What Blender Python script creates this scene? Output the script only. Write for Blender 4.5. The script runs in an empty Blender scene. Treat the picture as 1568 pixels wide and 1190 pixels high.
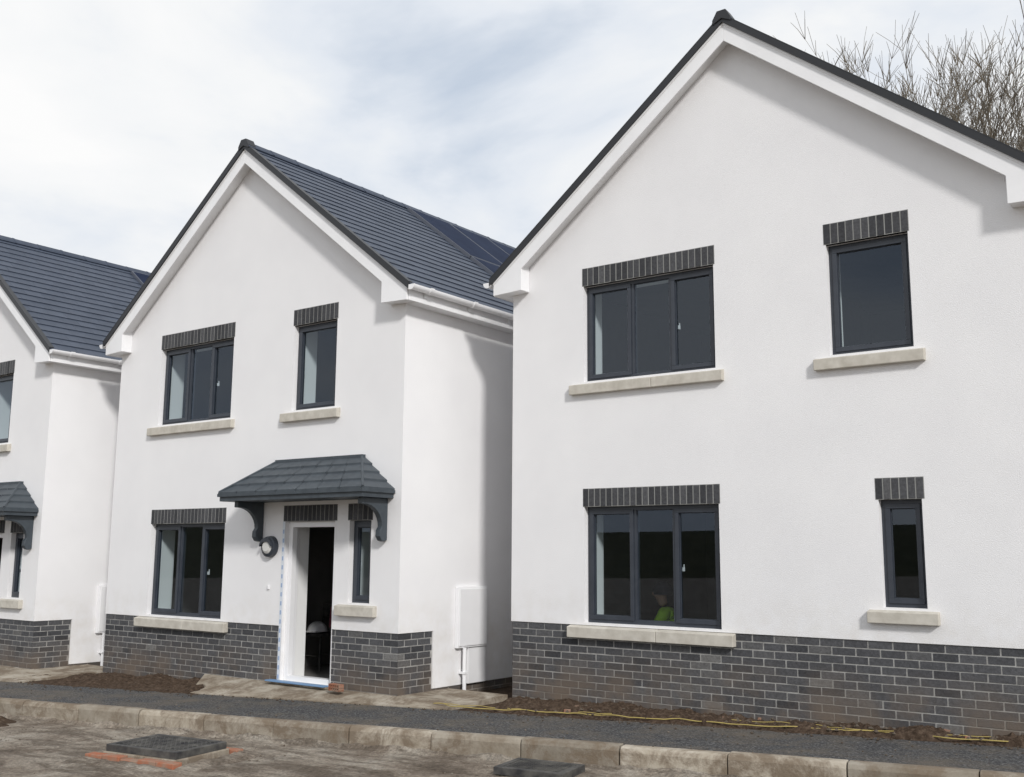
import bpy, math, random
from mathutils import Vector, Matrix, noise
random.seed(7)
sc=bpy.context.scene
R=math.radians
# ---------------------------------------------------------------- helpers
def link(o,parent=None):
    sc.collection.objects.link(o)
    if parent: o.parent=parent
    return o
def empty(name,loc):
    e=bpy.data.objects.new(name,None); e.location=loc; e.empty_display_size=.3
    return link(e)
class MB:
    def __init__(s): s.v=[];s.f=[];s.c=[]
    def face(s,pts,c=0.5):
        n=len(s.v); s.v+= [tuple(p) for p in pts]; s.f.append(tuple(range(n,n+len(pts)))); s.c.append(c)
    def hexa(s,p,c=0.5):
        n=len(s.v); s.v+=[tuple(q) for q in p]
        for f in ((0,3,2,1),(4,5,6,7),(0,1,5,4),(1,2,6,5),(2,3,7,6),(3,0,4,7)):
            s.f.append(tuple(n+i for i in f)); s.c.append(c)
    def box(s,x0,x1,y0,y1,z0,z1,c=0.5):
        s.hexa([(x0,y0,z0),(x1,y0,z0),(x1,y1,z0),(x0,y1,z0),(x0,y0,z1),(x1,y0,z1),(x1,y1,z1),(x0,y1,z1)],c)
    def extr(s,poly,a0,a1,axis='y',c=0.5):
        def P(p,a):
            return (p[0],a,p[1]) if axis=='y' else ((a,p[0],p[1]) if axis=='x' else (p[0],p[1],a))
        n=len(s.v);k=len(poly)
        s.v+=[P(p,a0) for p in poly]+[P(p,a1) for p in poly]
        s.f.append(tuple(range(n,n+k)));s.f.append(tuple(range(n+2*k-1,n+k-1,-1)));s.c+=[c,c]
        for i in range(k):
            j=(i+1)%k; s.f.append((n+i,n+k+i,n+k+j,n+j)); s.c.append(c)
    def tube(s,pts,rad,sides=8,c=0.5,cap=True):
        rings=[]
        for i,p in enumerate(pts):
            p=Vector(p)
            d=(Vector(pts[min(i+1,len(pts)-1)])-Vector(pts[max(i-1,0)])).normalized()
            a=d.orthogonal().normalized() if abs(d.z)>.95 else d.cross(Vector((0,0,1))).normalized()
            b=d.cross(a); r=rad[i] if isinstance(rad,(list,tuple)) else rad
            n=len(s.v)
            for k in range(sides):
                t=2*math.pi*k/sides; s.v.append(tuple(p+a*r*math.cos(t)+b*r*math.sin(t)))
            rings.append(n)
        for q,w in zip(rings[:-1],rings[1:]):
            for k in range(sides):
                l=(k+1)%sides; s.f.append((q+k,q+l,w+l,w+k)); s.c.append(c)
        if cap:
            s.f.append(tuple(range(rings[0],rings[0]+sides)));s.c.append(c)
            s.f.append(tuple(range(rings[-1]+sides-1,rings[-1]-1,-1)));s.c.append(c)
    def ell(s,cx,cy,cz,rx,ry,rz,nu=16,nv=10,c=.5,v0=0,v1=math.pi):
        n=len(s.v)
        for j in range(nv+1):
            t=v0+(v1-v0)*j/nv
            for i in range(nu):
                a=2*math.pi*i/nu; s.v.append((cx+rx*math.sin(t)*math.cos(a),cy+ry*math.sin(t)*math.sin(a),cz+rz*math.cos(t)))
        for j in range(nv):
            for i in range(nu):
                k=(i+1)%nu; s.f.append((n+j*nu+i,n+j*nu+k,n+(j+1)*nu+k,n+(j+1)*nu+i)); s.c.append(c)
    def build(s,name,mat,parent=None,bevel=0,smooth=False,fix=True):
        me=bpy.data.meshes.new(name); me.from_pydata(s.v,[],s.f); me.update()
        at=me.attributes.new('tone','FLOAT','FACE')
        at.data.foreach_set('value',s.c)
        if fix:
            import bmesh
            bm=bmesh.new();bm.from_mesh(me);bmesh.ops.recalc_face_normals(bm,faces=bm.faces);bm.to_mesh(me);bm.free()
        if smooth: me.polygons.foreach_set('use_smooth',[True]*len(me.polygons))
        o=bpy.data.objects.new(name,me); me.materials.append(mat); link(o,parent)
        if bevel:
            b=o.modifiers.new('bev','BEVEL'); b.width=bevel; b.segments=2; b.limit_method='ANGLE'; b.angle_limit=R(40)
        return o
# ---------------------------------------------------------------- materials
def mat(name,col,rough=.8,spec=.4,metal=0,build=None):
    m=bpy.data.materials.new(name); m.use_nodes=True
    nt=m.node_tree; b=nt.nodes['Principled BSDF']
    b.inputs['Base Color'].default_value=(*col,1); b.inputs['Roughness'].default_value=rough
    b.inputs['Specular IOR Level'].default_value=spec; b.inputs['Metallic'].default_value=metal
    if build: build(nt,b)
    return m
def N(nt,t,**k):
    n=nt.nodes.new(t)
    for a,v in k.items(): setattr(n,a,v)
    return n
def coord(nt,kind='Object',scale=(1,1,1)):
    tc=N(nt,'ShaderNodeTexCoord')
    if scale==(1,1,1): return tc.outputs[kind]
    mp=N(nt,'ShaderNodeMapping'); mp.inputs['Scale'].default_value=scale
    nt.links.new(tc.outputs[kind],mp.inputs['Vector']); return mp.outputs['Vector']
def noi(nt,vec,scale,detail=4,rough=.55,dist=0):
    n=N(nt,'ShaderNodeTexNoise'); n.inputs['Scale'].default_value=scale; n.inputs['Detail'].default_value=detail
    n.inputs['Roughness'].default_value=rough; n.inputs['Distortion'].default_value=dist
    nt.links.new(vec,n.inputs['Vector']); return n.outputs['Fac']
def ramp(nt,fac,stops):
    r=N(nt,'ShaderNodeValToRGB'); e=r.color_ramp.elements
    while len(e)<len(stops): e.new(.5)
    for q,(p,c) in zip(e,stops):
        q.position=p; q.color=(*c,1) if isinstance(c,tuple) else (c,c,c,1)
    nt.links.new(fac,r.inputs['Fac']); return r.outputs['Color']
def mix(nt,fac,a,b,mode='MIX'):
    n=N(nt,'ShaderNodeMix',data_type='RGBA',blend_type=mode)
    for s_,v in ((n.inputs[0],fac),(n.inputs[6],a),(n.inputs[7],b)):
        if isinstance(v,(int,float)): s_.default_value=v
        elif isinstance(v,tuple): s_.default_value=(*v,1)
        else: nt.links.new(v,s_)
    return n.outputs[2]
def bump(nt,b,h,strength=.3,dist=.01):
    n=N(nt,'ShaderNodeBump'); n.inputs['Strength'].default_value=strength; n.inputs['Distance'].default_value=dist
    nt.links.new(h,n.inputs['Height']); nt.links.new(n.outputs['Normal'],b.inputs['Normal'])
def attr(nt,name='tone'):
    a=N(nt,'ShaderNodeAttribute'); a.attribute_name=name; return a.outputs['Fac']
def zramp(nt,z0,z1):
    tc=N(nt,'ShaderNodeTexCoord'); sp=N(nt,'ShaderNodeSeparateXYZ'); nt.links.new(tc.outputs['Object'],sp.inputs[0])
    m=N(nt,'ShaderNodeMapRange'); m.inputs[1].default_value=z0; m.inputs[2].default_value=z1
    m.inputs[3].default_value=1; m.inputs[4].default_value=0; nt.links.new(sp.outputs['Z'],m.inputs[0]); return m.outputs[0]
def math_(nt,op,a,b=0):
    n=N(nt,'ShaderNodeMath',operation=op)
    for s_,v in zip(n.inputs,(a,b)):
        if isinstance(v,(int,float)): s_.default_value=v
        else: nt.links.new(v,s_)
    return n.outputs[0]
mul=lambda nt,a,b: math_(nt,'MULTIPLY',a,b)

def b_render(nt,b):
    v=coord(nt); big=noi(nt,v,.8,3,.6); c=ramp(nt,big,[(.3,(.78,.775,.785)),(.7,(.835,.83,.835))])
    low=mul(nt,zramp(nt,.8,1.3),ramp(nt,noi(nt,v,5,3),[(.4,0.0),(.75,.4)]))
    c=mix(nt,low,c,(.62,.58,.52))
    nt.links.new(c,b.inputs['Base Color'])
    bump(nt,b,noi(nt,v,120,3,.7),.5,.008)
M_render=mat('white_render',(.8,.8,.79),.9,.2,build=b_render)
M_reveal=mat('white_plaster',(.80,.80,.79),.8,.2)
def b_brick(nt,b):
    t=attr(nt); v=coord(nt)
    c=ramp(nt,t,[(0,(.038,.039,.043)),(.3,(.060,.061,.066)),(.65,(.080,.081,.086)),(.88,(.105,.103,.102)),(1,(.15,.148,.145))])
    n=noi(nt,v,45,3,.65); c=mix(nt,.5,c,ramp(nt,n,[(.3,.25),(.75,.9)]),'OVERLAY')
    d=mul(nt,zramp(nt,.0,.6),ramp(nt,noi(nt,v,2.3,4),[(.38,.1),(.62,.95)]))
    c=mix(nt,d,c,(.155,.118,.088))
    nt.links.new(c,b.inputs['Base Color']); bump(nt,b,n,.5,.004)
M_brick=mat('grey_brick',(.1,.1,.11),.8,.35,build=b_brick)
def b_mort(nt,b):
    v=coord(nt); n=noi(nt,v,12,4)
    c=ramp(nt,n,[(.3,(.25,.245,.235)),(.7,(.43,.425,.41))])
    d=mul(nt,zramp(nt,.0,.6),ramp(nt,noi(nt,v,2.3,4),[(.38,.1),(.62,.9)]))
    c=mix(nt,d,c,(.19,.15,.115)); nt.links.new(c,b.inputs['Base Color'])
M_mortar=mat('mortar',(.33,.33,.32),.95,.1,build=b_mort)
def b_stone(nt,b):
    v=coord(nt); n=noi(nt,v,9,4,.6); c=ramp(nt,n,[(.3,(.44,.41,.355)),(.7,(.575,.545,.485))])
    nt.links.new(c,b.inputs['Base Color']); bump(nt,b,noi(nt,v,150,2),.25,.003)
M_stone=mat('cast_stone',(.55,.5,.42),.85,.3,build=b_stone)
def b_slate(nt,b):
    t=attr(nt); v=coord(nt); c=ramp(nt,t,[(0,(.042,.054,.080)),(1,(.060,.074,.104))])
    n=noi(nt,v,5,4,.65); c=mix(nt,.3,c,ramp(nt,n,[(.3,.34),(.7,.7)]),'OVERLAY')
    nt.links.new(c,b.inputs['Base Color'])
M_slate=mat('slate_tile',(.05,.06,.08),.55,.35,build=b_slate)
M_black=mat('black_verge',(.018,.019,.022),.45,.5)
def b_upvc(nt,b):
    v=coord(nt); nt.links.new(ramp(nt,noi(nt,v,3,2),[(.3,(.79,.79,.80)),(.7,(.84,.84,.85))]),b.inputs['Base Color'])
M_upvc=mat('white_upvc',(.84,.84,.84),.3,.5,build=b_upvc)
def b_frame(nt,b):
    v=coord(nt); nt.links.new(ramp(nt,noi(nt,v,7,2),[(.3,(.030,.036,.048)),(.7,(.040,.047,.060))]),b.inputs['Base Color'])
M_frame=mat('anthracite_frame',(.03,.035,.045),.38,.5,build=b_frame)
def b_can(nt,b):
    v=coord(nt); nt.links.new(ramp(nt,noi(nt,v,9,4),[(.3,(.036,.046,.056)),(.7,(.055,.068,.080))]),b.inputs['Base Color'])
M_canopy=mat('canopy_grp',(.04,.055,.065),.5,.5,build=b_can)
def glass():
    m=bpy.data.materials.new('window_glass'); m.use_nodes=True; nt=m.node_tree; nt.nodes.clear()
    out=N(nt,'ShaderNodeOutputMaterial'); mx=N(nt,'ShaderNodeMixShader'); tr=N(nt,'ShaderNodeBsdfTransparent'); gl=N(nt,'ShaderNodeBsdfGlossy')
    tr.inputs[0].default_value=(.74,.80,.82,1); gl.inputs['Roughness'].default_value=.01; gl.inputs[0].default_value=(.76,.86,1,1)
    ge=N(nt,'ShaderNodeNewGeometry'); dt=N(nt,'ShaderNodeVectorMath',operation='DOT_PRODUCT')
    nt.links.new(ge.outputs['Incoming'],dt.inputs[0]); nt.links.new(ge.outputs['Normal'],dt.inputs[1])
    c=math_(nt,'ABSOLUTE',dt.outputs['Value']); c=math_(nt,'SUBTRACT',1.0,c); c=math_(nt,'POWER',c,5.0)
    F=math_(nt,'ADD',mul(nt,c,.92),.070)
    nt.links.new(F,mx.inputs[0]); nt.links.new(tr.outputs[0],mx.inputs[1]); nt.links.new(gl.outputs[0],mx.inputs[2]); nt.links.new(mx.outputs[0],out.inputs[0])
    return m
M_glass=glass()
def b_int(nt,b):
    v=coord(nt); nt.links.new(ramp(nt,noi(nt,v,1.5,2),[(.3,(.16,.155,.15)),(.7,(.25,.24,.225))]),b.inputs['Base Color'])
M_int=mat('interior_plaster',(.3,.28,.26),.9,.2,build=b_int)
def b_pv(nt,b):
    v=coord(nt); nt.links.new(ramp(nt,noi(nt,v,2,2),[(.3,(.012,.019,.042)),(.7,(.018,.027,.055))]),b.inputs['Base Color'])
M_pv=mat('solar_glass',(.010,.016,.036),.6,.03,build=b_pv)
M_pvf=mat('solar_frame',(.10,.11,.135),.5,.4)
def b_asph(nt,b):
    v=coord(nt); n=noi(nt,v,45,5,.8); c=ramp(nt,n,[(.38,(.024,.024,.026)),(.51,(.066,.066,.069)),(.64,(.22,.22,.215))])
    d=ramp(nt,noi(nt,v,1.6,6,.75),[(.44,0.0),(.66,.7)]); c=mix(nt,d,c,(.16,.135,.105))
    nt.links.new(c,b.inputs['Base Color']); bump(nt,b,n,1,.02)
M_asph=mat('asphalt',(.05,.05,.05),.9,.3,build=b_asph)
def b_road(nt,b):
    v=coord(nt); n=noi(nt,v,1.3,8,.72,.6); n2=noi(nt,v,30,5,.78)
    c=ramp(nt,n,[(.32,(.105,.082,.062)),(.43,(.22,.182,.145)),(.54,(.33,.29,.24)),(.64,(.38,.345,.295)),(.78,(.18,.15,.118))])
    vs=coord(nt,'Object',(.7,2.6,1)); st=noi(nt,vs,1.3,8,.75,.5); c=mix(nt,ramp(nt,st,[(.42,.75),(.53,0.0)]),c,(.11,.088,.068))
    c=mix(nt,.7,c,ramp(nt,n2,[(.32,.18),(.68,.84)]),'OVERLAY')
    nt.links.new(c,b.inputs['Base Color']); bump(nt,b,n2,1,.03)
M_road=mat('dusty_road_base',(.25,.22,.18),.95,.2,build=b_road)
def b_soil(nt,b):
    v=coord(nt); n=noi(nt,v,22,4,.7); c=ramp(nt,n,[(.3,(.028,.019,.013)),(.5,(.065,.045,.032)),(.75,(.13,.095,.07))])
    nt.links.new(c,b.inputs['Base Color']); bump(nt,b,noi(nt,v,70,3,.7),.9,.015)
M_soil=mat('soil',(.07,.05,.035),1,.1,build=b_soil)
def b_stones(nt,b):
    c=ramp(nt,attr(nt),[(0,(.08,.062,.047)),(1,(.27,.24,.20))]); nt.links.new(c,b.inputs['Base Color'])
M_grit=mat('grit',(.2,.18,.15),.95,.1,build=b_stones)
def b_conc(nt,b):
    v=coord(nt); t=attr(nt); n=noi(nt,v,3,5,.65)
    c=ramp(nt,n,[(.3,(.24,.20,.15)),(.55,(.37,.33,.27)),(.8,(.46,.42,.36))])
    c=mix(nt,.45,c,ramp(nt,t,[(0,.22),(1,.75)]),'OVERLAY')
    d=ramp(nt,noi(nt,v,3.2,8,.75,.4),[(.44,0.0),(.58,.85)]); c=mix(nt,d,c,(.17,.13,.092))
    nt.links.new(c,b.inputs['Base Color']); bump(nt,b,noi(nt,v,50,5,.78),.8,.01)
M_conc=mat('concrete',(.4,.38,.34),.9,.2,build=b_conc)
def b_bark(nt,b):
    v=coord(nt); nt.links.new(ramp(nt,noi(nt,v,2,2),[(.3,(.12,.10,.075)),(.7,(.20,.175,.14))]),b.inputs['Base Color'])
M_bark=mat('bark',(.13,.11,.085),.9,.1,build=b_bark)
def b_terra(nt,b):
    v=coord(nt); nt.links.new(ramp(nt,noi(nt,v,9,4),[(.35,(.34,.12,.065)),(.6,(.28,.19,.14))]),b.inputs['Base Color'])
M_terra=mat('terracotta',(.42,.14,.07),.9,.2,build=b_terra)
def b_iron(nt,b):
    v=coord(nt); nt.links.new(ramp(nt,noi(nt,v,8,5),[(.35,(.025,.025,.027)),(.7,(.11,.105,.095))]),b.inputs['Base Color']); bump(nt,b,noi(nt,v,50,3),.5,.005)
M_iron=mat('cast_iron',(.04,.04,.04),.7,.4,build=b_iron)
M_blue=mat('blue_film',(.16,.28,.46),.5,.4)
M_yellow=mat('yellow_line',(.38,.30,.10),.7,.3)
def b_addhill(nt,b):
    v=coord(nt); nt.links.new(ramp(nt,noi(nt,v,.3,4,.7),[(.3,(.03,.035,.02)),(.7,(.09,.085,.05))]),b.inputs['Base Color'])
M_addhill=mat('added_hill_dark',(.06,.06,.035),1,.1,build=b_addhill)  # dark green-brown for the added ring that the lower windows reflect
M_hivis=mat('hi_vis_fabric',(.45,.75,.05),.8,.2)
M_cloth=mat('dark_fabric',(.03,.03,.04),.9,.2)
M_skin=mat('skin',(.45,.27,.19),.6,.3)
M_pink=mat('pink_fabric',(.36,.10,.13),.8,.2)
M_mortar2=mat('lintel_mortar',(.30,.30,.29),.95,.1)
M_lampd=mat('lamp_diffuser',(.62,.62,.6),.4)
M_tape=mat('protective_tape',(.66,.70,.76),.5)
M_tapep=mat('tape_print',(.30,.40,.58),.5)

# ---------------------------------------------------------------- house
W=5.751; XC=W/2; SL=.785; DEP=9.0; ZP=.824
def grid_wall(mb,x0,x1,z0,z1,y,holes):
    xs=sorted({x0,x1,*[h[0] for h in holes],*[h[1] for h in holes]}); xs=[x for x in xs if x0<=x<=x1]
    zs=sorted({z0,z1,*[h[2] for h in holes],*[h[3] for h in holes]}); zs=[z for z in zs if z0<=z<=z1]
    for a,b in zip(xs[:-1],xs[1:]):
        for c,d in zip(zs[:-1],zs[1:]):
            mx,mz=(a+b)/2,(c+d)/2
            if any(h[0]<mx<h[1] and h[2]<mz<h[3] for h in holes): continue
            mb.face([(a,y,c),(b,y,c),(b,y,d),(a,y,d)])
def bricks(mb,x0,x1,z0,z1,holes,place):
    k=0; z=z1
    while z>z0:
        zb=z-.063; u=x0-(.1125 if k%2 else 0)
        while u<x1:
            a=max(u,x0);b=min(u+.213,x1)
            if b-a>.02:
                segs=[(a,b)]
                for h in holes:
                    if h[2]<(z+zb)/2<h[3]:
                        ns=[]
                        for (p,q) in segs:
                            if q<=h[0] or p>=h[1]: ns.append((p,q)); continue
                            if p<h[0]: ns.append((p,h[0]))
                            if q>h[1]: ns.append((h[1],q))
                        segs=ns
                for (p,q) in segs:
                    if q-p>.02:
                        j=random.uniform(-.0015,.0015)
                        place(p+random.uniform(0,.003),q-random.uniform(0,.003),zb+j,z+j,min(1,max(0,random.gauss(.46,.22))))
            u+=.225
        z-=.075;k+=1
def soldier(parent,x0,x1,z0,z1):
    mb=MB();m2=MB(); n=max(3,round((x1-x0)/.075)); w=(x1-x0)/n
    m2.box(x0,x1,-.002,.05,z0,z1)
    for i in range(n):
        mb.box(x0+i*w+.006,x0+(i+1)*w-.006,-.006+random.uniform(-.001,.001),.04,z0+.003+random.uniform(0,.005),z1-.003-random.uniform(0,.004),min(1,max(0,random.gauss(.16,.22))))
    mb.build('lintel_bricks',M_brick,parent,.002); m2.build('lintel_mortar',M_mortar2,parent)
def sill(parent,x0,x1,z0,z1,two):
    mb=MB(); cuts=[x0,x0+(x1-x0)*.56,x1] if two else [x0,x1]
    for a,b in zip(cuts[:-1],cuts[1:]):
        mb.extr([(-.065,z0),(-.065,z1-.012),(.10,z1+.025),(.10,z0)],a+.002,b-.002,'x')
    mb.build('window_sill',M_stone,parent,.006)
TW=.40
def window(parent,x0,x1,z0,z1,lights,y=.075):
    fr=MB();gl=MB();hd=MB()
    t=.045
    fr.box(x0,x1,y,y+.07,z0,z0+t);fr.box(x0,x1,y,y+.07,z1-t,z1)
    fr.box(x0,x0+t,y,y+.07,z0+t,z1-t);fr.box(x1-t,x1,y,y+.07,z0+t,z1-t)
    xi0,xi1=x0+t,x1-t; 
    for i,(u0,u1,op) in enumerate(lights):
        a=xi0+(xi1-xi0)*u0;b=xi0+(xi1-xi0)*u1
        if i>0: fr.box(a-.02,a+.02,y+.001,y+.069,z0+t,z1-t)
        aa=a+(.02 if i>0 else 0); bb=b-(.02 if i<len(lights)-1 else 0)
        c,d=z0+t,z1-t
        if op:
            s=.045; yy=y-.014
            aa-=.008;bb+=.008;c-=.008;d+=.008
            fr.box(aa,bb,yy,y+.05,c,c+s);fr.box(aa,bb,yy,y+.05,d-s,d)
            fr.box(aa,aa+s,yy,y+.05,c+s,d-s);fr.box(bb-s,bb,yy,y+.05,c+s,d-s)
            aa+=s;bb-=s;c+=s;d-=s
            hx=aa-.024 if u0>.3 or len(lights)==1 else bb+.024
            if u0>.3: hx=aa+.008
            hd.box(hx-.007,hx+.007,y+.055,y+.085,(c+d)/2-.06,(c+d)/2-.02)
            hd.box(hx-.004,hx+.004,y+.075,y+.085,(c+d)/2-.06,(c+d)/2+.01)
        gl.face([(aa,y+.022,c),(bb,y+.022,c),(bb,y+.022,d),(aa,y+.022,d)])
        g=.006
        fr.box(aa-.002,aa+g,y+.012,y+.03,c,d);fr.box(bb-g,bb+.002,y+.012,y+.03,c,d);fr.box(aa,bb,y+.013,y+.031,c-.002,c+g);fr.box(aa,bb,y+.013,y+.031,d-g,d+.002)
    fr.build('window_frame',M_frame,parent,.003); gl.build('window_pane',M_glass,parent,fix=False)
    if hd.v: hd.build('window_handle',M_upvc,parent)
def house(name,loc,kind):
    H=empty(name,loc)
    WL=[(0,.36,True),(.36,.67,False),(.67,1,True)]
    ups=[(.995,2.613,3.50,4.604,WL),(3.82,4.606,3.50,4.604,[(0,1,True)])]
    if kind==3:
        los=[(.995,2.613,.85,2.10,WL),(4.215,4.604,1.125,2.10,[(0,1,True)])]
    else:
        los=[(.995,2.613,.85,2.10,WL),(4.93,5.285,1.14,2.10,[(0,1,True)])]
    holes=[(a,b,c,d) for a,b,c,d,_ in ups+los]
    door=(3.80,4.68,.17,2.10)
    if kind!=3: holes.append(door)
    wl=MB()
    grid_wall(wl,0,W,ZP,4.7,0,holes)
    zt=lambda x:7.06-SL*abs(x-XC)
    wl.face([(0,0,4.7),(W,0,4.7),(W,0,zt(W)),(XC,0,zt(XC)),(0,0,zt(0))])
    wl.face([(0,DEP,-.3),(W,DEP,-.3),(W,DEP,zt(W)),(XC,DEP,zt(XC)),(0,DEP,zt(0))])
    def drip(a,b):
        wl.face([(a,0,ZP),(b,0,ZP),(b,.03,ZP),(a,.03,ZP)])
    if kind==3: drip(0,W)
    else: drip(0,door[0]);drip(door[1],W)
    for x in (0,W):
        s=1 if x else -1
        for (y0,y1,z0,z1) in ((0,.60,ZP,zt(0)),(.60,DEP,.17,zt(0))):
            wl.face([(x,y0,z0),(x,y1,z0),(x,y1,z1),(x,y0,z1)])
        wl.face([(x,0,ZP),(x,.6,ZP),(x-s*.03,.6,ZP),(x-s*.03,0,ZP)])
        wl.face([(x,.6,.17),(x,.6,ZP),(x-s*.03,.6,ZP),(x-s*.03,.6,.17)])
        wl.face([(x,.6,.17),(x,DEP,.17),(x-s*.03,DEP,.17),(x-s*.03,.6,.17)])
    rv=MB()
    for h in holes:
        a,b,c,d=h
        for m_,y0,y1 in ((wl,0,.14),(rv,.14,TW)):
            m_.face([(a,y0,c),(a,y1,c),(a,y1,d),(a,y0,d)]);m_.face([(b,y0,c),(b,y1,c),(b,y1,d),(b,y0,d)])
            m_.face([(a,y0,d),(b,y0,d),(b,y1,d),(a,y1,d)]);m_.face([(a,y0,c),(b,y0,c),(b,y1,c),(a,y1,c)])
    wl.build('rendered_walls',M_render,H,fix=False); rv.build('inner_reveals',M_reveal,H,fix=False)
    pb=MB();pm=MB(); yb=.010
    def pf(a,b,c,d,t): pb.box(a,b,yb+random.uniform(-.0015,.0015),yb+.05,c,d,t)
    bricks(pb,0.012,W-.012,-.3,ZP-.006,holes,pf)
    grid_wall(pm,.016,W-.016,-.35,ZP-.001,yb+.004,holes)
    for x,s in ((W,1),(0,-1)):
        def ps(a,b,c,d,t,x=x,s=s):
            xx=x-s*(.012+random.uniform(-.0015,.0015)); pb.box(min(xx,xx-s*.05),max(xx,xx-s*.05),a,b,c,d,t)
        bricks(pb,.014,.59,.165,ZP-.006,[],ps); bricks(pb,.014,DEP,-.3,.16,[],ps)
        xm=x-s*.016
        pm.face([(xm,.016,-.35),(xm,DEP,-.35),(xm,DEP,.168),(xm,.016,.168)])
        pm.face([(xm,.016,.168),(xm,.6,.168),(xm,.6,ZP-.001),(xm,.016,ZP-.001)])
    pb.build('plinth_bricks',M_brick,H); pm.build('plinth_mortar',M_mortar,H,fix=False)
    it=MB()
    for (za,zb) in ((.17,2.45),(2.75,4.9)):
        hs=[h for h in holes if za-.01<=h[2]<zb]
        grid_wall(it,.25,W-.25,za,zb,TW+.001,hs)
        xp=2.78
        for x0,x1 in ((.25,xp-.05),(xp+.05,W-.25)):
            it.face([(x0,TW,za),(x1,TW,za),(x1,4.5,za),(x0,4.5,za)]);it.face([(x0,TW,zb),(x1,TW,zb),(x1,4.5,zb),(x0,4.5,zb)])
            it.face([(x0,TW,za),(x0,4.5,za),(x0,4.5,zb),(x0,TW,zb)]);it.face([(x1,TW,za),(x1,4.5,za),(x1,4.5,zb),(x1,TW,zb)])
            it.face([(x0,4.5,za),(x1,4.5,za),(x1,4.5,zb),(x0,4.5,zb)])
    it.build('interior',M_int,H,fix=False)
    for (a,b,c,d,l) in ups+los: window(H,a,b,c,d,l)
    soldier(H,.98,2.63,4.604,4.813); soldier(H,3.80,4.62,4.604,4.813); soldier(H,.98,2.63,2.10,2.30)
    sill(H,.83,2.71,3.355,3.475,True); sill(H,3.67,4.71,3.355,3.475,False); sill(H,.80,2.76,.69,.815,True)
    if kind==3:
        soldier(H,4.19,4.63,2.10,2.30); sill(H,4.08,4.71,.985,1.10,False)
    else:
        soldier(H,3.76,4.72,2.10,2.30); soldier(H,4.90,5.31,2.10,2.30); sill(H,4.77,5.41,.99,1.115,False)
    zl=lambda c,x:c-SL*abs(x-XC)
    bg=MB()
    L=[(-.17,zl(7.165,-.17)),(-.17,4.625),(.24,4.64),(.24,zl(6.965,.24)),(XC,6.965),(XC,7.165)]
    bg.extr(L,-.175,-.15); bg.extr([(W-x,z) for x,z in L],-.175,-.15)
    S=[(.02,zl(7.10,.02)),(.02,zl(7.02,.02)),(XC,7.02),(XC,7.10)]
    bg.extr(S,-.15,-.001); bg.extr([(W-x,z) for x,z in S],-.15,-.001)
    B=[(-.165,4.63),(.235,4.645),(.235,zl(7.03,.235)),(-.165,zl(7.03,-.165))]
    bg.extr(B,-.149,-.002); bg.extr([(W-x,z) for x,z in B],-.149,-.002)
    L=[(-.172,zl(7.17,-.172)),(-.172,zl(7.14,-.172)),(XC,7.14),(XC,7.17)]
    bg.extr(L,-.183,-.174); bg.extr([(W-x,z) for x,z in L],-.183,-.174)
    for x,s in ((W,1),(0,-1)):
        xs=sorted((x+s*.001,x+s*.165)); bg.box(xs[0],xs[1],0,DEP+.15,4.63,4.65)
        xs=sorted((x+s*.165,x+s*.185)); bg.box(xs[0],xs[1],-.148,DEP+.15,4.625,4.80)
    bg.build('barge_boards_and_fascia',M_upvc,H,.003)
    gt=MB()
    for x,s in ((W,1),(0,-1)):
        cx=x+s*.245; cz=4.79; k=10
        arc=lambda r,dz=0,rev=False:[(cx+r*math.cos(math.pi+math.pi*i/k),cz+dz+r*math.sin(math.pi+math.pi*i/k)) for i in (range(k,-1,-1) if rev else range(k+1))]
        gt.extr(arc(.056)+arc(.050,0,True),-.19,DEP+.15)
        gt.extr(arc(.063),-.20,-.185)
        o3=arc(.068,.006)+[(p[0],p[1]+.006) for p in arc(.050,0,True)]
        y=.1
        while y<DEP:
            gt.extr(o3,y,y+.06); xx=sorted((x+s*.186,x+s*.20)); gt.box(xx[0],xx[1],y,y+.06,4.69,4.79); y+=.82
    gt.build('gutters',M_upvc,H)
    rf=MB(); RZ=7.225; ln=math.hypot(1,SL); slope=3.09*ln; ng=20; g=slope/ng; tw=.30
    for s in (-1,1):
        for i in range(ng):
            s0=i*g;s1=(i+1)*g+.012
            off=(tw/2 if i%2 else 0)
            y=-.185-off
            while y<DEP+.18:
                a=max(y,-.185)+.001;b=min(y+tw,DEP+.18)-.001
                if b-a>.03:
                    j=random.uniform(-.001,.001)
                    def P(sv,yy,up):
                        dx=sv/ln; return (XC+s*(dx+up*SL/ln),yy,RZ-dx*SL+up/ln)
                    u0=.002;u1=.015+j
                    rf.hexa([P(s0,a,u0-.010),P(s1,a,u1-.010),P(s1,b,u1-.010),P(s0,b,u0-.010),P(s0,a,u0),P(s1,a,u1),P(s1,b,u1),P(s0,b,u0)],min(1,max(0,random.gauss(.5,.2))))
                y+=tw
    rf.build('roof_tiles',M_slate,H)
    dk=MB()
    D=[(-.19,zl(7.20,-.19)),(-.19,zl(7.16,-.19)),(XC,7.161),(XC,7.20)]
    dk.extr(D,-.15,DEP+.15); dk.extr([(W-x,z) for x,z in D],-.15,DEP+.15)
    V=[(-.215,zl(7.252,-.215)),(-.215,zl(7.168,-.215)),(XC,7.168),(XC,7.252)]
    dk.extr(V,-.205,-.187); dk.extr([(W-x,z) for x,z in V],-.205,-.187)
    V=[(-.215,zl(7.260,-.215)),(-.215,zl(7.250,-.215)),(XC,7.250),(XC,7.260)]
    dk.extr(V,-.207,-.13); dk.extr([(W-x,z) for x,z in V],-.207,-.13)
    dk.build('dry_verge',M_black,H)
    rg=MB(); y=-.21;i=0
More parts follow.
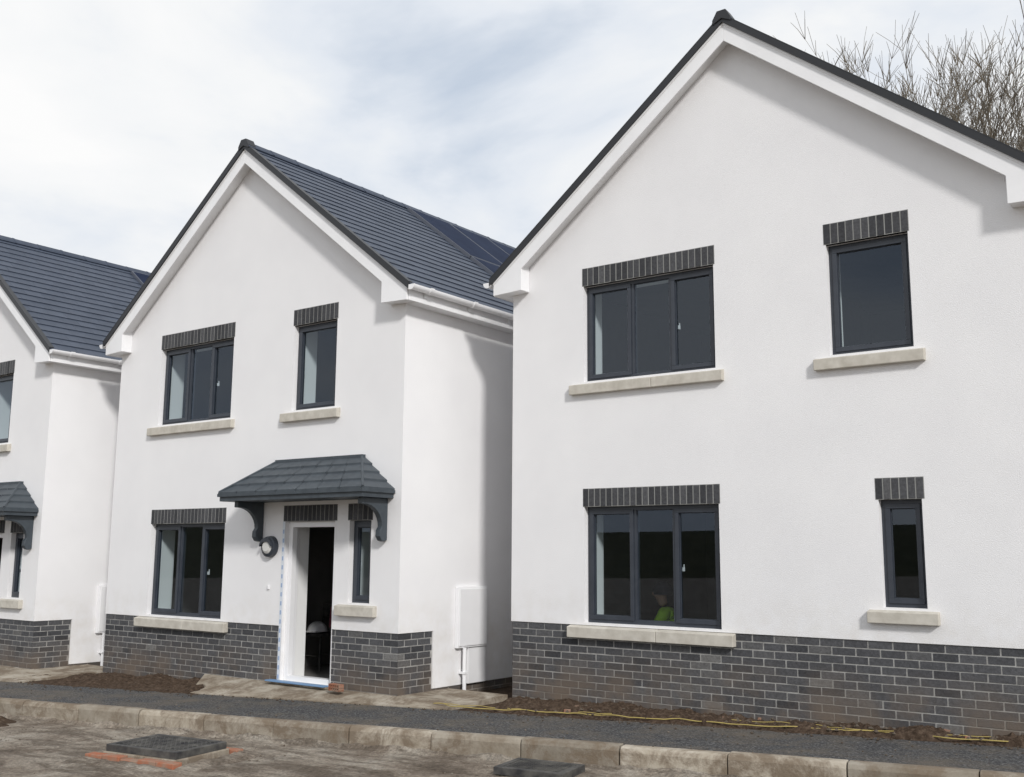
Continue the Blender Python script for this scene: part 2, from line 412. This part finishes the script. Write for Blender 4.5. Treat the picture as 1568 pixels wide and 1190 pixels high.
    while y<DEP+.15:
        e=.003 if i%2 else 0
        prof=[(XC-.115,7.175-e),(XC-.095,7.205+e),(XC-.045,7.26+e),(XC,7.278+e),(XC+.045,7.26+e),(XC+.095,7.205+e),(XC+.115,7.175-e),(XC+.09,7.15),(XC,7.22),(XC-.09,7.15)]
        rg.extr(prof,y,y+.446,c=random.random()*.5); rg.extr([(XC+(p[0]-XC)*1.04,p[1]+.005) for p in prof[:7]]+[(XC,7.22)],y+.43,y+.458,c=.1); y+=.45;i+=1
    rg.build('ridge_tiles',M_slate,H,.004)
    cp=MB(); cp.extr([(XC-.105,7.15),(XC-.105,7.20),(XC-.05,7.295),(XC+.05,7.295),(XC+.105,7.20),(XC+.105,7.15),(XC,7.20)],-.220,-.08)
    cp.build('ridge_end_cap',M_black,H,.006)
    pv=MB();pfm=MB()
    def P(sv,yy,up):
        dx=sv/ln; return (XC+(dx+up*SL/ln),yy,RZ-dx*SL+up/ln)
    for r in range(2):
        for c in range(5):
            s0=.16+r*1.66;s1=s0+1.64;y0=2.95+c*1.02;y1=y0+1.0
            pfm.hexa([P(s0,y0,.01),P(s1,y0,.01),P(s1,y1,.01),P(s0,y1,.01),P(s0,y0,.06),P(s1,y0,.06),P(s1,y1,.06),P(s0,y1,.06)])
            pv.face([P(s0+.022,y0+.022,.062),P(s1-.022,y0+.022,.062),P(s1-.022,y1-.022,.062),P(s0+.022,y1-.022,.062)])
    pfm.build('solar_panel_frames',M_pvf,H); pv.build('solar_panels',M_pv,H)
    if kind!=3:
        mbx=MB(); mbx.box(W+.001,W+.05,.99,1.57,.60,1.32); mbx.box(W+.05,W+.062,1.01,1.55,.62,1.30)
        mbx.box(W+.001,W+.03,1.22,1.57,.17,.598)
        mbx.build('meter_box',M_upvc,H,.008)
        pp=MB(); pp.tube([(W+.07,1.10,.0),(W+.07,1.10,.60)],.024,12); pp.box(W+.002,W+.10,1.07,1.13,.30,.325); pp.build('service_pipe',M_upvc,H,smooth=False)
        cn=MB(); zr_,ze=2.85,2.44; n=4
        def ring(t):
            return (3.64+(3.13-3.64)*t, 5.14+(5.634-5.14)*t, -.04-.48*t, zr_+(ze-zr_)*t)
        for i in range(n):
            a=ring(i/n);b=ring((i+1)/n); lift=.018
            za,zb2=a[3]+.002,b[3]+lift
            A0,A1=(a[0],a[2],za),(a[1],a[2],za); B0,B1=(b[0]-.01,b[2]-.01,zb2),(b[1]+.01,b[2]-.01,zb2)
            W0,W1=(a[0],0,za),(a[1],0,za); X0,X1=(b[0]-.01,0,zb2),(b[1]+.01,0,zb2)
            m=7
            for q in range(m):
                u0,u1=q/m,(q+1)/m; jj=random.uniform(-.003,.003)
                L_=lambda p,r,u:(p[0]+(r[0]-p[0])*u,p[1]+(r[1]-p[1])*u,p[2]+(r[2]-p[2])*u)
                p1,p2=L_(A0,A1,u0),L_(A0,A1,u1-.004); p3,p4=L_(B0,B1,u1-.004),L_(B0,B1,u0)
                cn.face([p1,p2,(p3[0],p3[1],p3[2]+jj),(p4[0],p4[1],p4[2]+jj)])
                cn.face([(p4[0],p4[1],p4[2]+jj),(p3[0],p3[1],p3[2]+jj),(p3[0],p3[1],p3[2]-.03),(p4[0],p4[1],p4[2]-.03)])
            dz=.004
            low=lambda p:(p[0],p[1],p[2]-dz)
            cn.face([low(A0),low(A1),low((B1[0],B1[1]+.004,B1[2])),low((B0[0],B0[1]+.004,B0[2]))])
            cn.face([W0,A0,B0,X0]);cn.face([A1,W1,X1,B1])
            lo=lift+.004
            C0,C1=(b[0]-.01,b[2]-.01,zb2-lo),(b[1]+.01,b[2]-.01,zb2-lo);Y0,Y1=(b[0]-.01,0,zb2-lo),(b[1]+.01,0,zb2-lo)
            cn.face([X0,B0,C0,Y0]);cn.face([B1,X1,Y1,C1])
        a=ring(0); cn.box(a[0]-.02,a[1]+.02,-.06,-.001,a[3]-.01,a[3]+.025)
        cn.box(3.135,5.629,-.512,-.001,2.345,2.438); cn.box(3.11,5.654,-.535,-.001,2.40,2.437)
        for q in (0,1):
            a=ring(0);b=ring(1); cn.tube([(a[q],a[2],a[3]+.008),(b[q]+(-.005 if q==0 else .005),b[2],b[3]+.018)],.016,8)
        cn.build('porch_canopy',M_canopy,H,fix=False)
        br=MB()
        for bx in (3.31,5.47):
            pts=[(-.001,2.345),(-.42,2.345),(-.42,2.27)]
            for i in range(9):
                t=i/8; ang=t*math.pi/2; pts.append((-.38+.29*math.sin(ang),2.02+.25*math.cos(ang)))
            pts+=[(-.12,1.98),(-.125,1.91),(-.09,1.86),(-.04,1.85),(-.001,1.87)]
            br.extr(pts,bx,bx+.075,'x')
        br.build('canopy_brackets',M_canopy,H,.008)
        lp=MB()
        def cone(mb,cx,cz,y0,y1,r0,r1,k=28):
            a=[(cx+r0*math.cos(2*math.pi*i/k),y0,cz+r0*math.sin(2*math.pi*i/k)) for i in range(k)]
            b=[(cx+r1*math.cos(2*math.pi*i/k),y1,cz+r1*math.sin(2*math.pi*i/k)) for i in range(k)]
            n=len(mb.v); mb.v+=a+b
            for i in range(k): mb.f.append((n+i,n+(i+1)%k,n+k+(i+1)%k,n+k+i));mb.c.append(.5)
            mb.f.append(tuple(range(n+k,n+2*k)));mb.c.append(.5)
        LX=3.55
        cone(lp,LX,1.79,-.001,-.06,.135,.128); cone(lp,LX,1.79,-.06,-.075,.128,.095)
        lp.build('lamp_housing',M_frame,H); l2=MB(); cone(l2,LX,1.79,-.076,-.095,.088,.06); l2.build('lamp_diffuser',M_lampd,H)
        l3=MB(); l3.extr([(LX+.11*math.cos(math.pi*i/12),1.79+.11*math.sin(math.pi*i/12)) for i in range(13)]+[(LX+.075*math.cos(math.pi*i/12),1.82+.03*math.sin(math.pi*i/12)) for i in range(12,-1,-1)],-.11,-.07); l3.build('lamp_eyelid',M_frame,H)
        bb=MB(); bb.box(3.52,3.55,-.02,-.001,1.26,1.31); bb.build('bell_push',M_upvc,H,.003)
        df=MB(); a,b,c,d=door
        df.box(a+.001,a+.07,.06,.14,c,d);df.box(b-.07,b-.001,.06,.14,c,d);df.box(a+.07,b-.07,.06,.14,d-.07,d-.001);df.box(a+.07,b-.07,.05,.16,c,c+.06)
        df.box(a+.002,a+.02,.14,.22,c,d)
        df.build('door_frame',M_upvc,H,.004)
        dl=MB(); hx,hy=b-.08,.16; ang=R(84)
        U=(-math.cos(ang),math.sin(ang))
        p=[(hx,hy),(hx+U[0]*.74,hy+U[1]*.74),(hx+U[0]*.74+.045,hy+U[1]*.74),(hx+.045,hy)]
        dl.hexa([(q[0],q[1],c+.05) for q in p]+[(q[0],q[1],d-.08) for q in p])
        dl.build('open_door',M_frame,H,.003)
        tp=MB(); tp.box(a-.045,a-.001,-.006,-.001,c,d); tp.build('edge_bead',M_tape,H)
        t2=MB(); z=c+.02
        while z<d-.05: t2.box(a-.034,a-.012,-.0085,-.0065,z,z+.05); z+=.11
        t2.build('tape_print',M_tapep,H)
        th=MB(); th.box(a-.05,b+.02,-.09,.05,c-.03,c-.001); th.build('threshold',M_conc,H,.004)
        t3=MB(); t3.box(a-.12,b+.02,-.13,-.03,c-.004,c+.012); t3.build('threshold_film',M_blue,H,.003)
        hl=MB(); sx,sy=3.28,1.15
        for ax in (-.15,.15):
            for ay in (-.15,.15): hl.tube([(sx+ax*1.15,sy+ay*1.15,.171),(sx+ax,sy+ay,.62)],.013,8)
        hl.box(sx-.19,sx+.19,sy-.19,sy+.19,.62,.65); hl.tube([(sx-.17,sy-.17,.36),(sx+.17,sy-.17,.36)],.01,6); hl.tube([(sx-.17,sy+.17,.36),(sx+.17,sy+.17,.36)],.01,6)
        hl.tube([(sx-.16,sy+.17,.65),(sx-.17,sy+.2,1.02)],.012,8);hl.tube([(sx+.16,sy+.17,.65),(sx+.17,sy+.2,1.02)],.012,8);hl.box(sx-.18,sx+.18,sy+.185,sy+.205,.86,1.02)
        hl.build('hall_chair',M_iron,H,.004)
        hm=MB(); hm.ell(3.24,1.12,.675,.12,.15,.13,20,8,v1=math.pi/2); hm.ell(3.24,1.10,.672,.15,.19,.014,20,6); hm.build('hard_hat',M_upvc,H,smooth=True)
        bgm=MB(); bgm.extr([(3.38,.72),(3.47,.68),(3.53,.74),(3.52,.92),(3.46,1.04),(3.40,1.0)],1.18,1.26); bgm.build('hanging_bag',M_pink,H,.03)
    return H
X3,Y3,X2,Y2,X1,Y1=-7.279,9.789,-13.944,8.892,-20.584,8.315
house('white_rendered_house',(X3,Y3,0),3)
house('white_rendered_house',(X2,Y2,-.14),2)
house('white_rendered_house',(X1,Y1,-.261),2)

# ---------------------------------------------------------------- ground
def g(x): return .0196*max(-60,min(60,x+7.28))
ky=lambda x:6.55+.163*(x+12.26)
py=lambda x:7.66+.156*(x+14.41)
def sheet(name,m,xs,ys,zf,parent=None,smooth=True):
    v=[];f=[]
    for x in xs:
        for t in ys: v.append(zf(x,t))
    n=len(ys)
    for i in range(len(xs)-1):
        for j in range(n-1): f.append((i*n+j,(i+1)*n+j,(i+1)*n+j+1,i*n+j+1))
    mb=MB();mb.v=v;mb.f=f;mb.c=[.5]*len(f); return mb.build(name,m,parent,smooth=smooth,fix=False)
fr=lambda a,b,n:[a+(b-a)*i/n for i in range(n+1)]
sheet('ground',M_road,[-900,-300,-120]+fr(-67,53,60)+[120,300,900],[-900,-300,-100,-40]+fr(-20,20,40)+[40,100,300,900],lambda x,y:(x,y,g(x)-.30))
sheet('soil_ground',M_soil,fr(-67,53,120),fr(0,1,30),lambda x,t:(x,ky(x)+.06+t*t*45,g(x)-.068))
def road_z(x,t):
    y=ky(x)-.002-t*9
    n=noise.fractal(Vector((x*.8,y*.8,1.3)),1,2,5)*.026+noise.noise(Vector((x*7,y*7,0)))*.006+noise.fractal(Vector((x*15,y*15,4)),1,2,2)*.004
    n+=.06*max(0,noise.noise(Vector((x*.9,3,0))))*math.exp(-((t*9-.22)/.18)**2)
    return (x,y,g(x)-.238+n*min(1,t*12))
sheet('road',M_road,fr(-20,3,620),fr(0,.55,150),road_z)
def pave(x,t):
    y0=ky(x)+.12; y1=py(x)+.05*noise.noise(Vector((x*2.2,0,0)))+.03*noise.noise(Vector((x*9,0,0)))
    y=y0+t*(y1-y0)
    return (x,y,g(x)-.05+.006*noise.noise(Vector((x*2,t*3,0)))+.003*noise.noise(Vector((x*22,y*22,0))))
sheet('pavement',M_asph,fr(-24,3,700),fr(0,1,34),pave)
kb=MB(); dx,dy=1/math.hypot(1,.163),.163/math.hypot(1,.163); x=-45.3
while x<30:
    x1=x+.905*dx; tl=random.uniform(0,1); j=random.uniform(-.006,.006); jy=random.uniform(-.006,.006)
    pr=[(0,-.34),(0,-.085),(.015,-.052),(.04,-.040),(.125,-.040),(.125,-.34)]
    n=len(kb.v)
    for xx in (x,x1):
        for (o_,z) in pr: kb.v.append((xx-dy*o_,ky(xx)+dx*o_+jy,g(xx)+z+j))
    k=len(pr)
    kb.f.append(tuple(range(n,n+k)));kb.f.append(tuple(range(n+2*k-1,n+k-1,-1)));kb.c+=[tl,tl]
    for i in range(k): kb.f.append((n+i,n+k+i,n+k+(i+1)%k,n+(i+1)%k));kb.c.append(tl)
    x+=.915*dx
kb.build('kerb',M_conc,None,.005)
sheet('kerb_haunch',M_road,fr(-22,4,600),fr(0,1,8),lambda x,t:(x,ky(x)-t*(.14+.10*noise.noise(Vector((x*1.7,0,5)))),g(x)-.195-.06*t**.7+.035*noise.noise(Vector((x*3,t,3)))+.014*noise.noise(Vector((x*13,t*3,3)))))
def slab(X,Y,oz):
    mb=MB()
    z=oz+.145
    P=[(X+2.35,Y+.0),(X+3.0,py(X+3.0)-.02),(X+6.55,py(X+6.55)-.02),(X+6.62,Y+.9),(X+5.74,Y+.9),(X+5.74,Y-.0)]
    n=len(mb.v);k=len(P)
    mb.v+=[(p[0],p[1],max(z,g(p[0])-.035) if i not in(1,2) else g(p[0])-.038) for i,p in enumerate(P)]+[(p[0],p[1],g(p[0])-.3) for p in P]
    mb.f.append(tuple(range(n,n+k)));mb.c.append(.7)
    for i in range(k): mb.f.append((n+i,n+k+i,n+k+(i+1)%k,n+(i+1)%k));mb.c.append(.5)
    return mb
slab(X2,Y2,-.14).build('concrete_path',M_conc); slab(X1,Y1,-.261).build('concrete_path',M_conc)
def bed(name,x0,x1,yf0,yf1,h,seed,zb=-.06):
    nx=int((x1-x0)/.03); ny=34
    def f(x,t):
        y=yf0(x)+(yf1(x)-yf0(x))*t
        e=min(1,t*5,(1-t)*40+.55)*min(1,(x-x0)*3,(x1-x)*3)
        p=Vector((x,y,seed))
        n=noise.fractal(p*2.2,1,2,5)*.5+.45; r=abs(noise.noise(p*14))*.35+abs(noise.noise(p*27))*.25
        return (x,y+.05*noise.noise(p*5),g(x)+zb-.02+e*h*max(0,n+r))
    return sheet(name,M_soil,fr(x0,x1,nx),fr(0,1,ny),f,smooth=False)
bed('soil_bed',-7.25,-.2,lambda x:py(x)-.05,lambda x:Y3+.03,.13,2.0)
bed('soil_bed',-13.9,-10.75,lambda x:py(x)-.05,lambda x:Y2+.03,.10,5.0,-.03)
bed('soil_bed',-15.6,-13.9,lambda x:py(x)-.05,lambda x:py(x)+.9,.07,7.0,-.05)
def heap(x0,y0,rx,ry,h,seed):
    def f(u,t):
        a=u; r=t; x=x0+rx*r*math.cos(a); y=y0+ry*r*math.sin(a); p=Vector((x*4,y*4,seed))
        return (x,min(y,ky(x)-.005),g(x)-.262+h*math.exp(-2.6*r*r)*(1+.6*noise.fractal(p,1,2,4))+.02*noise.noise(p*3)*(1-r))
    sheet('soil_heap',M_soil,fr(0,2*math.pi,60),fr(0.01,1,24),f)
heap(-12.0,6.25,.65,.34,.11,1)
st=MB()
def stone(x,y,z,s,c=None):
    n=len(st.v)
    o=[(1,0,0),(-1,0,0),(0,1,0),(0,-1,0),(0,0,.7),(0,0,-.7)]
    a=random.random()*6; c=random.random() if c is None else c
    for p in o:
        q=Vector(p)*s*random.uniform(.6,1.2); q=Matrix.Rotation(a,3,'Z')@q
        st.v.append((x+q.x,y+q.y,z+q.z))
    for f in ((0,2,4),(2,1,4),(1,3,4),(3,0,4),(2,0,5),(1,2,5),(3,1,5),(0,3,5)):
        st.f.append(tuple(n+i for i in f)); st.c.append(c)
for i in range(2000):
    x=random.uniform(-15,0); y=ky(x)-.03-abs(random.gauss(0,1.2)); stone(x,y,g(x)-.238,random.choice([.005,.006,.008,.012,.018]) )
for i in range(700):
    x=random.uniform(-14,-.3); y=py(x)+random.gauss(0,.12); stone(x,y,g(x)-.045,random.choice([.006,.01,.014,.02]),0)
for i in range(350):
    x=random.uniform(-14,-.3); y=random.uniform(ky(x)+.1,py(x)); stone(x,y,g(x)-.045,random.choice([.005,.007,.012]),random.uniform(0,.6))
for i in range(160):
    x=random.uniform(-7.2,-.3); y=random.uniform(py(x),Y3-.05); stone(x,y,g(x)-.01,random.choice([.01,.02,.03]),.1)
st.build('gravel',M_grit,fix=False)
# ---------------------------------------------------------------- site items
def manhole(x,y,rot,w,d,brick=True,h=.10,up=0):
    E=empty('manhole_cover',(x,y,g(x)-.235+up)); E.rotation_euler=(0,0,rot)
    if brick:
        b=MB(); u=-w/2-.12
        while u<w/2+.1:
            for yy in (-d/2-.12,d/2+.02):
                b.box(u,u+.205,yy+random.uniform(-.01,.01),yy+.10,-.06,.035+random.uniform(-.012,.01),random.random())
            u+=.215
        b.build('brick_surround',M_terra,E,.006)
        c=MB(); c.box(-w/2-.02,w/2+.02,-d/2-.02,d/2+.02,-.06,.05); c.build('mortar_bed',M_conc,E,.01)
        q=MB(); K=40
        for i in range(K):
            a=2*math.pi*i/K
            for rr,zz in ((.0,.036),(.12,.02),(.34,-.03)):
                ex=max(abs(math.cos(a))/(w/2+.09+rr),abs(math.sin(a))/(d/2+.09+rr)); r_=1/ex*(1+.08*noise.noise(Vector((math.cos(a)*2,math.sin(a)*2,rr*5))))
                q.v.append((r_*math.cos(a),r_*math.sin(a),zz-.018+.03*noise.noise(Vector((math.cos(a)*4,math.sin(a)*4,rr*9)))))
        for i in range(K):
            j=(i+1)%K
            for l in (0,1): q.f.append((3*i+l,3*j+l,3*j+l+1,3*i+l+1)); q.c.append(.5)
        q.build('earth_collar',M_road,E,smooth=True)
    fm=MB(); z0=.05 if brick else .0; z1=z0+h*.5
    for a in ((-w/2,w/2,-d/2,-d/2+.05),(-w/2,w/2,d/2-.05,d/2),(-w/2,-w/2+.05,-d/2+.05,d/2-.05),(w/2-.05,w/2,-d/2+.05,d/2-.05)): fm.box(*a,z0,z1)
    fm.build('frame',M_iron,E,.004)
    cv=MB(); cv.box(-w/2+.056,-.003,-d/2+.056,d/2-.056,z0,z1-.006);cv.box(.003,w/2-.056,-d/2+.056,d/2-.056,z0,z1-.006)
    for i in range(14):
        for j in range(9):
            u=-w/2+.09+(w-.18)*i/13;v=-d/2+.09+(d-.18)*j/8
            cv.box(u-.014,u+.014,v-.006,v+.006,z1-.007,z1)
    cv.build('lid',M_iron,E)
manhole(-8.35,6.03,R(9),.85,.62,True,.12,.02)
manhole(-5.15,7.33,R(9),.62,.45,False,.12)
E=empty('clay_air_brick',(-8.98,8.72,.02)); E.rotation_euler=(0,0,R(-8))
cb=MB(); w,hh,dd=.20,.065,.07
for i in range(6): cb.box(-w/2+i*.038,-w/2+i*.038+.010,-dd/2,dd/2,0,hh)
cb.box(-w/2,w/2,-dd/2,dd/2,-.004,.010,0);cb.box(-w/2,w/2,-dd/2,dd/2,hh-.002,hh+.008);cb.box(-w/2,w/2,-dd/2,dd/2,.028,.036);cb.build('block',M_terra,E)
for a_,s_ in ((0,1),(2.4,.7)):
    rp=MB(); pts=[]
    for i in range(260):
        x=-7.6+7.4*i/259; pts.append((x,py(x)+.04+a_*.05+.16*noise.noise(Vector((x*1.1*s_,a_,0)))+.04*noise.noise(Vector((x*5,a_,0))),g(x)-.015+.03*abs(noise.noise(Vector((x*3,2+a_,0))))))
    rp.tube(pts,.0055*s_,6); rp.build('yellow_rope',M_yellow,smooth=True)
sb=MB()
for i in range(8):
    x=random.uniform(-7.2,-1); y=random.uniform(py(x)-.05,py(x)+.5); s=random.uniform(.03,.08); z=g(x)-.02
    sb.hexa([(x+a*s+random.uniform(-.01,.01),y+b*s*.6,z+c*s*.6) for a,b,c in ((0,0,0),(1,0.1,0),(1,1,0),(0,1,0),(.1,0,1),(1,.1,.8),(.9,1,1),(0,.9,.9))],random.random())
sb.build('broken_brick_rubble',M_terra)

# ---------------------------------------------------------------- worker crouching inside the right house
def skin(name,verts,edges,radii,m,parent):
    me=bpy.data.meshes.new(name); me.from_pydata(verts,edges,[]); me.update()
    o=bpy.data.objects.new(name,me); link(o,parent); me.materials.append(m)
    s=o.modifiers.new('skin','SKIN'); s.use_smooth_shade=True
    for i,r in enumerate(radii): me.skin_vertices[0].data[i].radius=(r,r) if not isinstance(r,tuple) else r
    me.skin_vertices[0].data[0].use_root=True
    sub=o.modifiers.new('sub','SUBSURF'); sub.levels=2; sub.render_levels=2
    return o
Wk=empty('crouching_worker',(X3+1.36,Y3+1.45,.10)); Wk.rotation_euler=(0,0,R(110))
skin('hi_vis_jacket',[(0,-.05,.38),(0,.0,.55),(0,.10,.74),(0,.14,.83),(.19,.14,.78),(.25,.28,.56),(.18,.45,.45),(-.19,.14,.78),(-.25,.28,.56),(-.18,.45,.45)],
 [(0,1),(1,2),(2,3),(3,4),(4,5),(5,6),(3,7),(7,8),(8,9)],[(.15,.12),(.15,.115),(.165,.12),(.10,.09),.075,.058,.042,.075,.058,.042],M_hivis,Wk)
skin('trousers',[(0,-.06,.34),(.10,-.04,.32),(.17,.32,.42),(.14,.12,.14),(-.10,-.04,.32),(-.17,.30,.20),(-.14,-.05,.14)],[(0,1),(1,2),(2,3),(0,4),(4,5),(5,6)],[.13,.10,.07,.05,.10,.07,.05],M_cloth,Wk)
skin('boots',[(.14,.06,.12),(.15,.26,.11)],[(0,1)],[.05,.045],M_cloth,Wk); skin('boots_left',[(-.14,-.10,.12),(-.15,.08,.11)],[(0,1)],[.05,.045],M_cloth,Wk)
skin('head',[(0,.15,.88),(0,.18,.95),(0,.20,1.04),(0,.19,1.10),(0,.30,1.02)],[(0,1),(1,2),(2,3),(2,4)],[.055,.06,(.078,.095),(.06,.075),.014],M_skin,Wk)
hr=MB(); hr.ell(0,.17,1.06,.098,.118,.118,18,8,v1=math.pi*.62); hr.build('hair',M_cloth,Wk,smooth=True)
for s in (1,-1):
    skin('hand',[(s*.18,.47,.44),(s*.17,.53,.42)],[(0,1)],[.03,.034],M_skin,Wk)
    for k in range(4):
        bx=s*(.145+.017*k); L=(.060,.072,.068,.052)[k]
        skin('finger',[(bx,.54,.42),(bx,.54+L*.6,.41),(bx,.54+L*.9,.385)],[(0,1),(1,2)],[.010,.009,.008],M_skin,Wk)
    skin('thumb',[(s*.145,.50,.425),(s*.115,.54,.42),(s*.108,.57,.41)],[(0,1),(1,2)],[.012,.010,.009],M_skin,Wk)

# ---------------------------------------------------------------- trees
def tree(name,x,y,z,h,seed):
    rnd=random.Random(seed); E=MB()
    def grow(p,d,l,r,dep):
        n=3 if dep<3 else 2; pts=[p];rad=[r];q=p.copy();dd=d.copy()
        for i in range(n):
            dd=(dd+Vector((rnd.gauss(0,.10),rnd.gauss(0,.10),rnd.gauss(.03,.06)))).normalized()
            q=q+dd*l/n; pts.append(q.copy()); rad.append(r*(1-.25*(i+1)/n))
        E.tube(pts,rad,6 if dep<2 else 3,cap=False)
        if dep>=7: return
        k=3 if dep<3 else rnd.choice([2,2,3])
        for i in range(k):
            t=rnd.uniform(.5,1) if i else 1
            idx=min(n,max(1,round(t*n))); b=pts[idx]
            sp=rnd.uniform(.34,.66) if i else rnd.uniform(.08,.3)
            ax=Matrix.Rotation(rnd.uniform(0,6.283),3,dd)@dd.orthogonal().normalized()
            nd=(Matrix.Rotation(sp,3,ax)@dd+Vector((0,0,.13))).normalized()
            grow(b,nd,l*rnd.uniform(.70,.86),max(.0055,rad[idx]*rnd.uniform(.52,.72)),dep+1)
        for i in range(4 if dep>=4 else 0):
            b=pts[rnd.randint(1,n)]; ax=Matrix.Rotation(rnd.uniform(0,6.283),3,dd)@dd.orthogonal().normalized()
            nd=(Matrix.Rotation(rnd.uniform(.35,.8),3,ax)@dd+Vector((0,0,.25))).normalized()
            e=b+nd*max(.55,l*.5)*rnd.uniform(.7,1.2); E.tube([b,(b+e)/2+Vector((0,0,.03)),e],[.0075,.006,.004],3,cap=False)
    grow(Vector((0,0,0)),Vector((0,0,1)),3.6,.22,0)
    top=max(v[2] for v in E.v); s=h/top; E.v=[(v[0]*s,v[1]*s,v[2]*s) for v in E.v]
    o=E.build(name,M_bark,fix=False); o.location=(x,y,z); return o
tree('bare_tree',-8.6,31,0,16.8,3)
tree('bare_tree',-7.9,29,0,16.5,17)
tree('bare_tree',-6.7,30,0,16.6,41)
tree('bare_tree',-5.7,28,0,15.4,11)
tree('bare_tree',-4.4,31,0,16.2,23)
tree('bare_tree',-1.2,28,0,14.8,31)
sheet('added_hill_ring',M_addhill,fr(0,2*math.pi,96),fr(0,1,8),lambda a,t:((70+60*t)*math.cos(a)*1.6,(70+60*t)*math.sin(a)*1.6-5,-2+ (8+3*noise.noise(Vector((math.cos(a)*2,math.sin(a)*2,0))))*math.sin(t*math.pi/2)*(.25 if math.sin(a)>.1 else 1)))  # invented ring of hills, added so the lower windows reflect something dark

# ---------------------------------------------------------------- sky & sun
sdir=Vector((.84,-.55,.62)).normalized()
el=math.asin(sdir.z); az=math.atan2(sdir.x,sdir.y)
w=bpy.data.worlds.new('World'); sc.world=w; w.use_nodes=True; nt=w.node_tree; bgd=nt.nodes['Background']
sky=N(nt,'ShaderNodeTexSky',sky_type='NISHITA'); sky.sun_disc=False; sky.sun_elevation=el; sky.sun_rotation=az
tc=N(nt,'ShaderNodeTexCoord'); mp=N(nt,'ShaderNodeMapping'); mp.inputs['Scale'].default_value=(1.3,1.3,2.8); mp.inputs['Rotation'].default_value=(.2,.1,.6)
nt.links.new(tc.outputs['Generated'],mp.inputs['Vector'])
c1=noi(nt,mp.outputs['Vector'],2.1,6,.52,.35)
cloud=ramp(nt,c1,[(.34,(6.9,7.7,8.8)),(.46,(8.4,8.85,9.5)),(.56,(9.7,9.85,10.0)),(.68,(10.4,10.4,10.4))])
fac=ramp(nt,c1,[(.28,.72),(.45,1.0)])
nt.links.new(mix(nt,fac,sky.outputs[0],cloud),bgd.inputs['Color']); bgd.inputs['Strength'].default_value=.094
sl=bpy.data.lights.new('sun','SUN'); sl.energy=2.6; sl.angle=R(7); sl.color=(1,.975,.945)
so=bpy.data.objects.new('sun',sl); so.rotation_euler=sdir.to_track_quat('Z','Y').to_euler(); link(so)
# ---------------------------------------------------------------- camera
psi,pit,ro=R(36.679),R(8.977),R(-.408)
er=Vector((math.cos(psi),math.sin(psi),0)); fh=Vector((-math.sin(psi),math.cos(psi),0))
fw=fh*math.cos(pit)+Vector((0,0,math.sin(pit))); eu=-fh*math.sin(pit)+Vector((0,0,math.cos(pit)))
r2=er*math.cos(ro)-eu*math.sin(ro); u2=er*math.sin(ro)+eu*math.cos(ro)
cd=bpy.data.cameras.new('camera'); cd.sensor_width=36; cd.lens=1598.5/1568*36; cd.clip_end=3000; cd.clip_start=.05
co=bpy.data.objects.new('camera',cd); m=Matrix((r2,u2,-fw)).transposed().to_4x4(); m.translation=Vector((0,0,1.586)); co.matrix_world=m; link(co); sc.camera=co
sc.view_settings.view_transform='Standard'; sc.view_settings.look='None'; sc.view_settings.exposure=0
